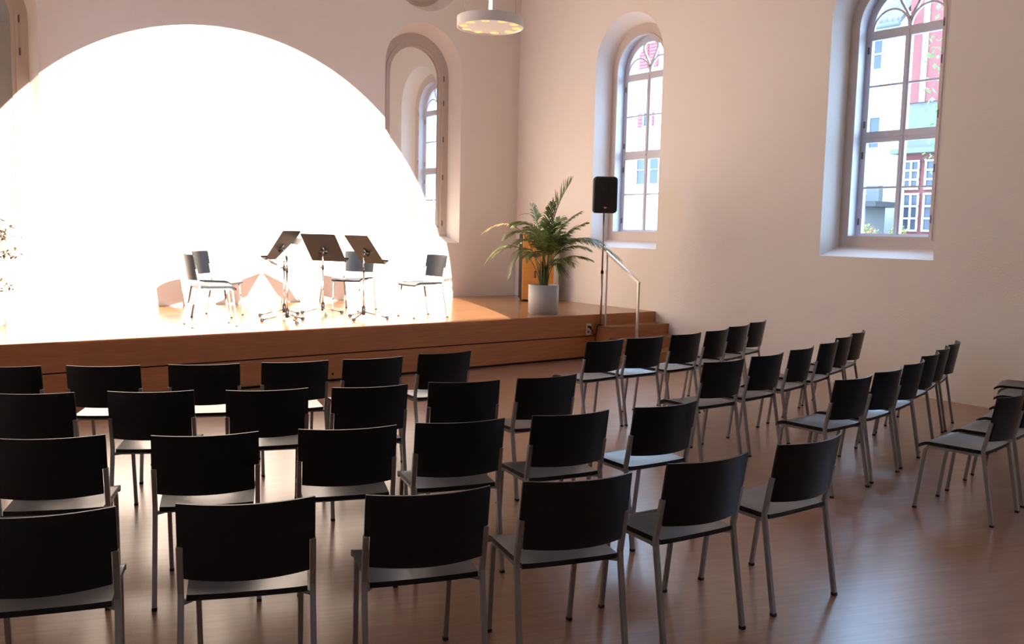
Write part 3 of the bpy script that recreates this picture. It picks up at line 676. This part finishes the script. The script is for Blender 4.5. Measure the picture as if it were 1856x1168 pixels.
# barn door whose upper edge cuts the beam along the stage edge
k_ = (LAMP.z-HS-0.004)/(-D-LAMP.y); yy = 0.36
m = MB(); m.box((-0.25, yy, -yy*k_-0.30), (0.35, yy+0.003, -yy*k_)); m.build('barn_door', BLACK, sl)
m = MB()
for sx in (-0.1, 0.1): m.tube([ax*-0.03+Vector((sx,0,-0.07)), (sx, yy, -yy*k_-0.08)], 0.005, 6)
m.build('barn_door_arm', BLACK, sl)

# ------------------------------------------------------------------ outside
EXTW = mat('pale_render', (0.62, 0.60, 0.55), 0.9, noise=0.05, nscale=1)
EXTG = mat('grey_concrete', (0.15, 0.15, 0.14), 0.9, noise=0.12, nscale=3)
EXTR = mat('red_brown_boards', (0.21, 0.052, 0.045), 0.7, noise=0.1, nscale=2, stretch=(1, 8, 1))
ROOFM = wood('grey_roof_tiles', (0.17,0.14,0.14), (0.13,0.11,0.11), 0.16, 0.22, 0.8, gap=0.02)
BLUEW = mat('dark_window_glass', (0.05, 0.055, 0.075), 0.25)
SHUT = mat('red_shutter', (0.26, 0.06, 0.055), 0.6)
WHITEF = mat('white_window_frame', (0.5, 0.48, 0.45), 0.5)
GRAV = mat('gravel_ground', (0.42, 0.40, 0.36), 0.95, noise=0.2, nscale=10)
m = MB(); m.box((0.75, -40, -0.8), (60, 45, -0.5)); tag(m.build('ground', GRAV), kind='structure')
def ext_win(root, o, y0, y1, z0, z1, x, nx=1, nz=2, glass=BLUEW, fr_=WHITEF, fw_=0.05):
    m = MB(); m.box((x-0.03,y0,z0),(x-0.005,y1,z1)); w1 = loc_fix(m, o).build('window', glass, root)
    m = MB()
    for k in range(nx+1): yc = y0+(y1-y0)*k/nx; m.box((x-0.07,yc-fw_/2,z0),(x-0.031,yc+fw_/2,z1))
    for k in range(nz+1): zc = z0+(z1-z0)*k/nz; m.box((x-0.068,y0-fw_/2,zc-fw_/2),(x-0.032,y1+fw_/2,zc+fw_/2))
    loc_fix(m, o).build('window_frame', fr_, w1)
# pale house with the grey roof
o = Vector((17, 2.6, -0.5)); ph = thing('pale_house', 'pale rendered house with a grey tiled roof seen through the nearer window', 'house', o)
m = MB(); m.box((14,0.92,-0.5),(20,4.3,7.65)); loc_fix(m, o).build('walls', EXTW, ph)
m = MB(); m.add([(13.55,0.92,7.55),(13.55,4.5,7.62),(16.4,4.5,10.05),(16.4,0.92,10.0),(13.55,0.92,7.72),(13.55,4.5,7.79),(16.4,4.5,10.22),(16.4,0.92,10.17)],[(0,1,2,3),(4,7,6,5),(0,4,5,1),(1,5,6,2),(2,6,7,3),(3,7,4,0)]); loc_fix(m, o).build('roof', ROOFM, ph)
m = MB(); m.tube([(13.5,0.92,7.55),(13.5,4.5,7.6)], 0.07, 8); loc_fix(m, o).build('gutter', EXTG, ph)
ext_win(ph, o, 1.63, 2.0, 6.48, 7.34, 14, 1, 2); ext_win(ph, o, 1.57, 1.93, 4.30, 5.18, 14, 1, 2)
ext_win(ph, o, 3.1, 3.5, 4.5, 5.5, 14, 1, 2)
# white house in the far window
o = Vector((18, 10, -0.5)); wh = thing('white_house', 'bright white house with red shutters seen through the window near the speaker', 'house', o)
m = MB(); m.box((14,6.5,-0.5),(22,17,10.6)); loc_fix(m, o).build('walls', EXTW, wh)
for a, b, c_, d_ in ((10.27,10.72,7.7,9.15),(10.75,11.22,7.7,9.15),(10.9,11.2,5.62,6.12),(10.4,10.62,5.62,6.12)):
    m = MB(); nn_ = int((d_-c_)/0.11)
    m.box((13.95,a,c_),(13.985,b,d_))
    for k in range(nn_): z = c_+(k+.2)*(d_-c_)/nn_; m.box((13.925,a+0.03,z),(13.951,b-0.03,z+0.06))
    loc_fix(m, o).build('shutter', SHUT, wh)
ext_win(wh, o, 10.62, 10.9, 5.62, 6.12, 14, 1, 1); ext_win(wh, o, 10.05, 11.15, 3.55, 4.6, 14, 2, 2, fw_=0.03)
# red house
o = Vector((16, -2, -0.5)); rh = thing('red_house', 'red-brown boarded house with white windows seen at the right of the nearer window', 'house', o)
m = MB(); m.box((13.9,-5,5.45),(20,0.86,9.6)); loc_fix(m, o).build('upper_walls', EXTR, rh)
m = MB(); m.box((13.85,0.30,5.45),(13.895,0.44,9.6)); loc_fix(m, o).build('pilaster', EXTW, rh)
m = MB(); m.box((13.95,-5,4.2),(20,0.88,5.45)); loc_fix(m, o).build('stone_band', EXTG, rh)
m = MB(); m.box((13.7,-5,-0.5),(20,0.80,4.05)); loc_fix(m, o).build('lower_walls', EXTR, rh)
m = MB(); m.box((13.3,-5.1,4.05),(14.2,0.86,4.18)); loc_fix(m, o).build('eave', EXTG, rh)
ext_win(rh, o, 0.20, 0.62, 3.12, 3.86, 13.7, 2, 3); ext_win(rh, o, 0.16, 0.58, 2.0, 2.98, 13.7, 2, 3); ext_win(rh, o, -0.5, 0.0, 3.12, 3.86, 13.7, 2, 3); ext_win(rh, o, -0.5, 0.0, 2.0, 2.98, 13.7, 2, 3)
# terrace
o = Vector((12.8, 1.5, -0.5)); te = thing('terrace', 'grey concrete terrace wall with a thin railing below the pale house', 'terrace', o)
m = MB(); m.box((12.3,0.85,-0.5),(13.25,4.4,2.60)); loc_fix(m, o).build('wall', EXTG, te)
m = MB(); m.box((12.1,0.45,2.60),(13.27,4.5,2.74)); loc_fix(m, o).build('ledge', mat('dark_ledge', (0.05,0.05,0.05), 0.8), te)
m = MB(); m.box((13.05,0.95,2.74),(13.25,4.4,3.2)); loc_fix(m, o).build('parapet', EXTG, te)
m = MB()
for k in range(18): y = 1.0+k*0.19; m.tube([(12.5,y,2.74),(12.5,y,3.62)], 0.010, 6)
m.tube([(12.5,0.95,3.62),(12.5,4.4,3.62)], 0.02, 8); m.tube([(12.5,0.95,2.95),(12.5,4.4,2.95)], 0.012, 8); loc_fix(m, o).build('railing', STEEL, te)
# shrubs and tree
GRN = bpy.data.materials.new('bush_leaf'); GRN.use_nodes = True; leafmat(GRN, (0.10,0.20,0.05), (0.30,0.42,0.14), 5)
FLW = mat('orange_flower', (0.85, 0.22, 0.06), 0.6)
def bush(name, label, cat, c, rx, ry, rz_, n, flower=0, trunk=None, leaf=0.05):
    r = thing(name, label, cat, (c[0], c[1], -0.5), 0); dz = c[2]+0.5
    m = MB(); f = MB()
    for i in range(n):
        d = Vector((random.gauss(0,1),random.gauss(0,1),random.gauss(0,1))).normalized()*random.uniform(.4,1)**.5
        p = Vector((d.x*rx, d.y*ry, d.z*rz_+dz)); a = Vector((random.uniform(-1,1),random.uniform(-1,1),random.uniform(-1,1))).normalized(); s_ = a.cross(Zv).normalized(); L1 = leaf*random.uniform(.7,1.5)
        (f if random.random() < flower else m).add([p, p+a*L1*.5+s_*L1*.35, p+a*L1, p+a*L1*.5-s_*L1*.35], [(0,1,2,3)])
    m.build('foliage', GRN, r, weld=False)
    if flower: f.build('flowers', FLW, r, weld=False)
    m = MB()
    for k in range(7):
        a = 2*PI*k/7
        if trunk and k > 0: continue
        m.tube([(0,0,0),(0.3*rx*math.cos(a),0.3*ry*math.sin(a),dz*0.6),(0.6*rx*math.cos(a),0.6*ry*math.sin(a),dz)], [0.03,0.02,0.006] if trunk is None else [trunk, trunk*.6, .01], 6)
    m.build('branches', STEMM, r)
bush('flowering_bush', 'bush with orange flowers below the terrace outside the nearer window', 'bush', (10.5,-0.15,1.75), .4,.55,.35, 1500, 0.25)
bush('flowering_bush', 'small orange-flowered bush just right of the larger one outside', 'bush', (10.8,-0.98,1.8), .25,.25,.3, 600, 0.3)
bush('garden_tree', 'slender green tree at the right edge of the nearer window', 'tree', (11.0,-1.62,5.2), .40,.30,2.2, 170, 0, 0.022, 0.12)
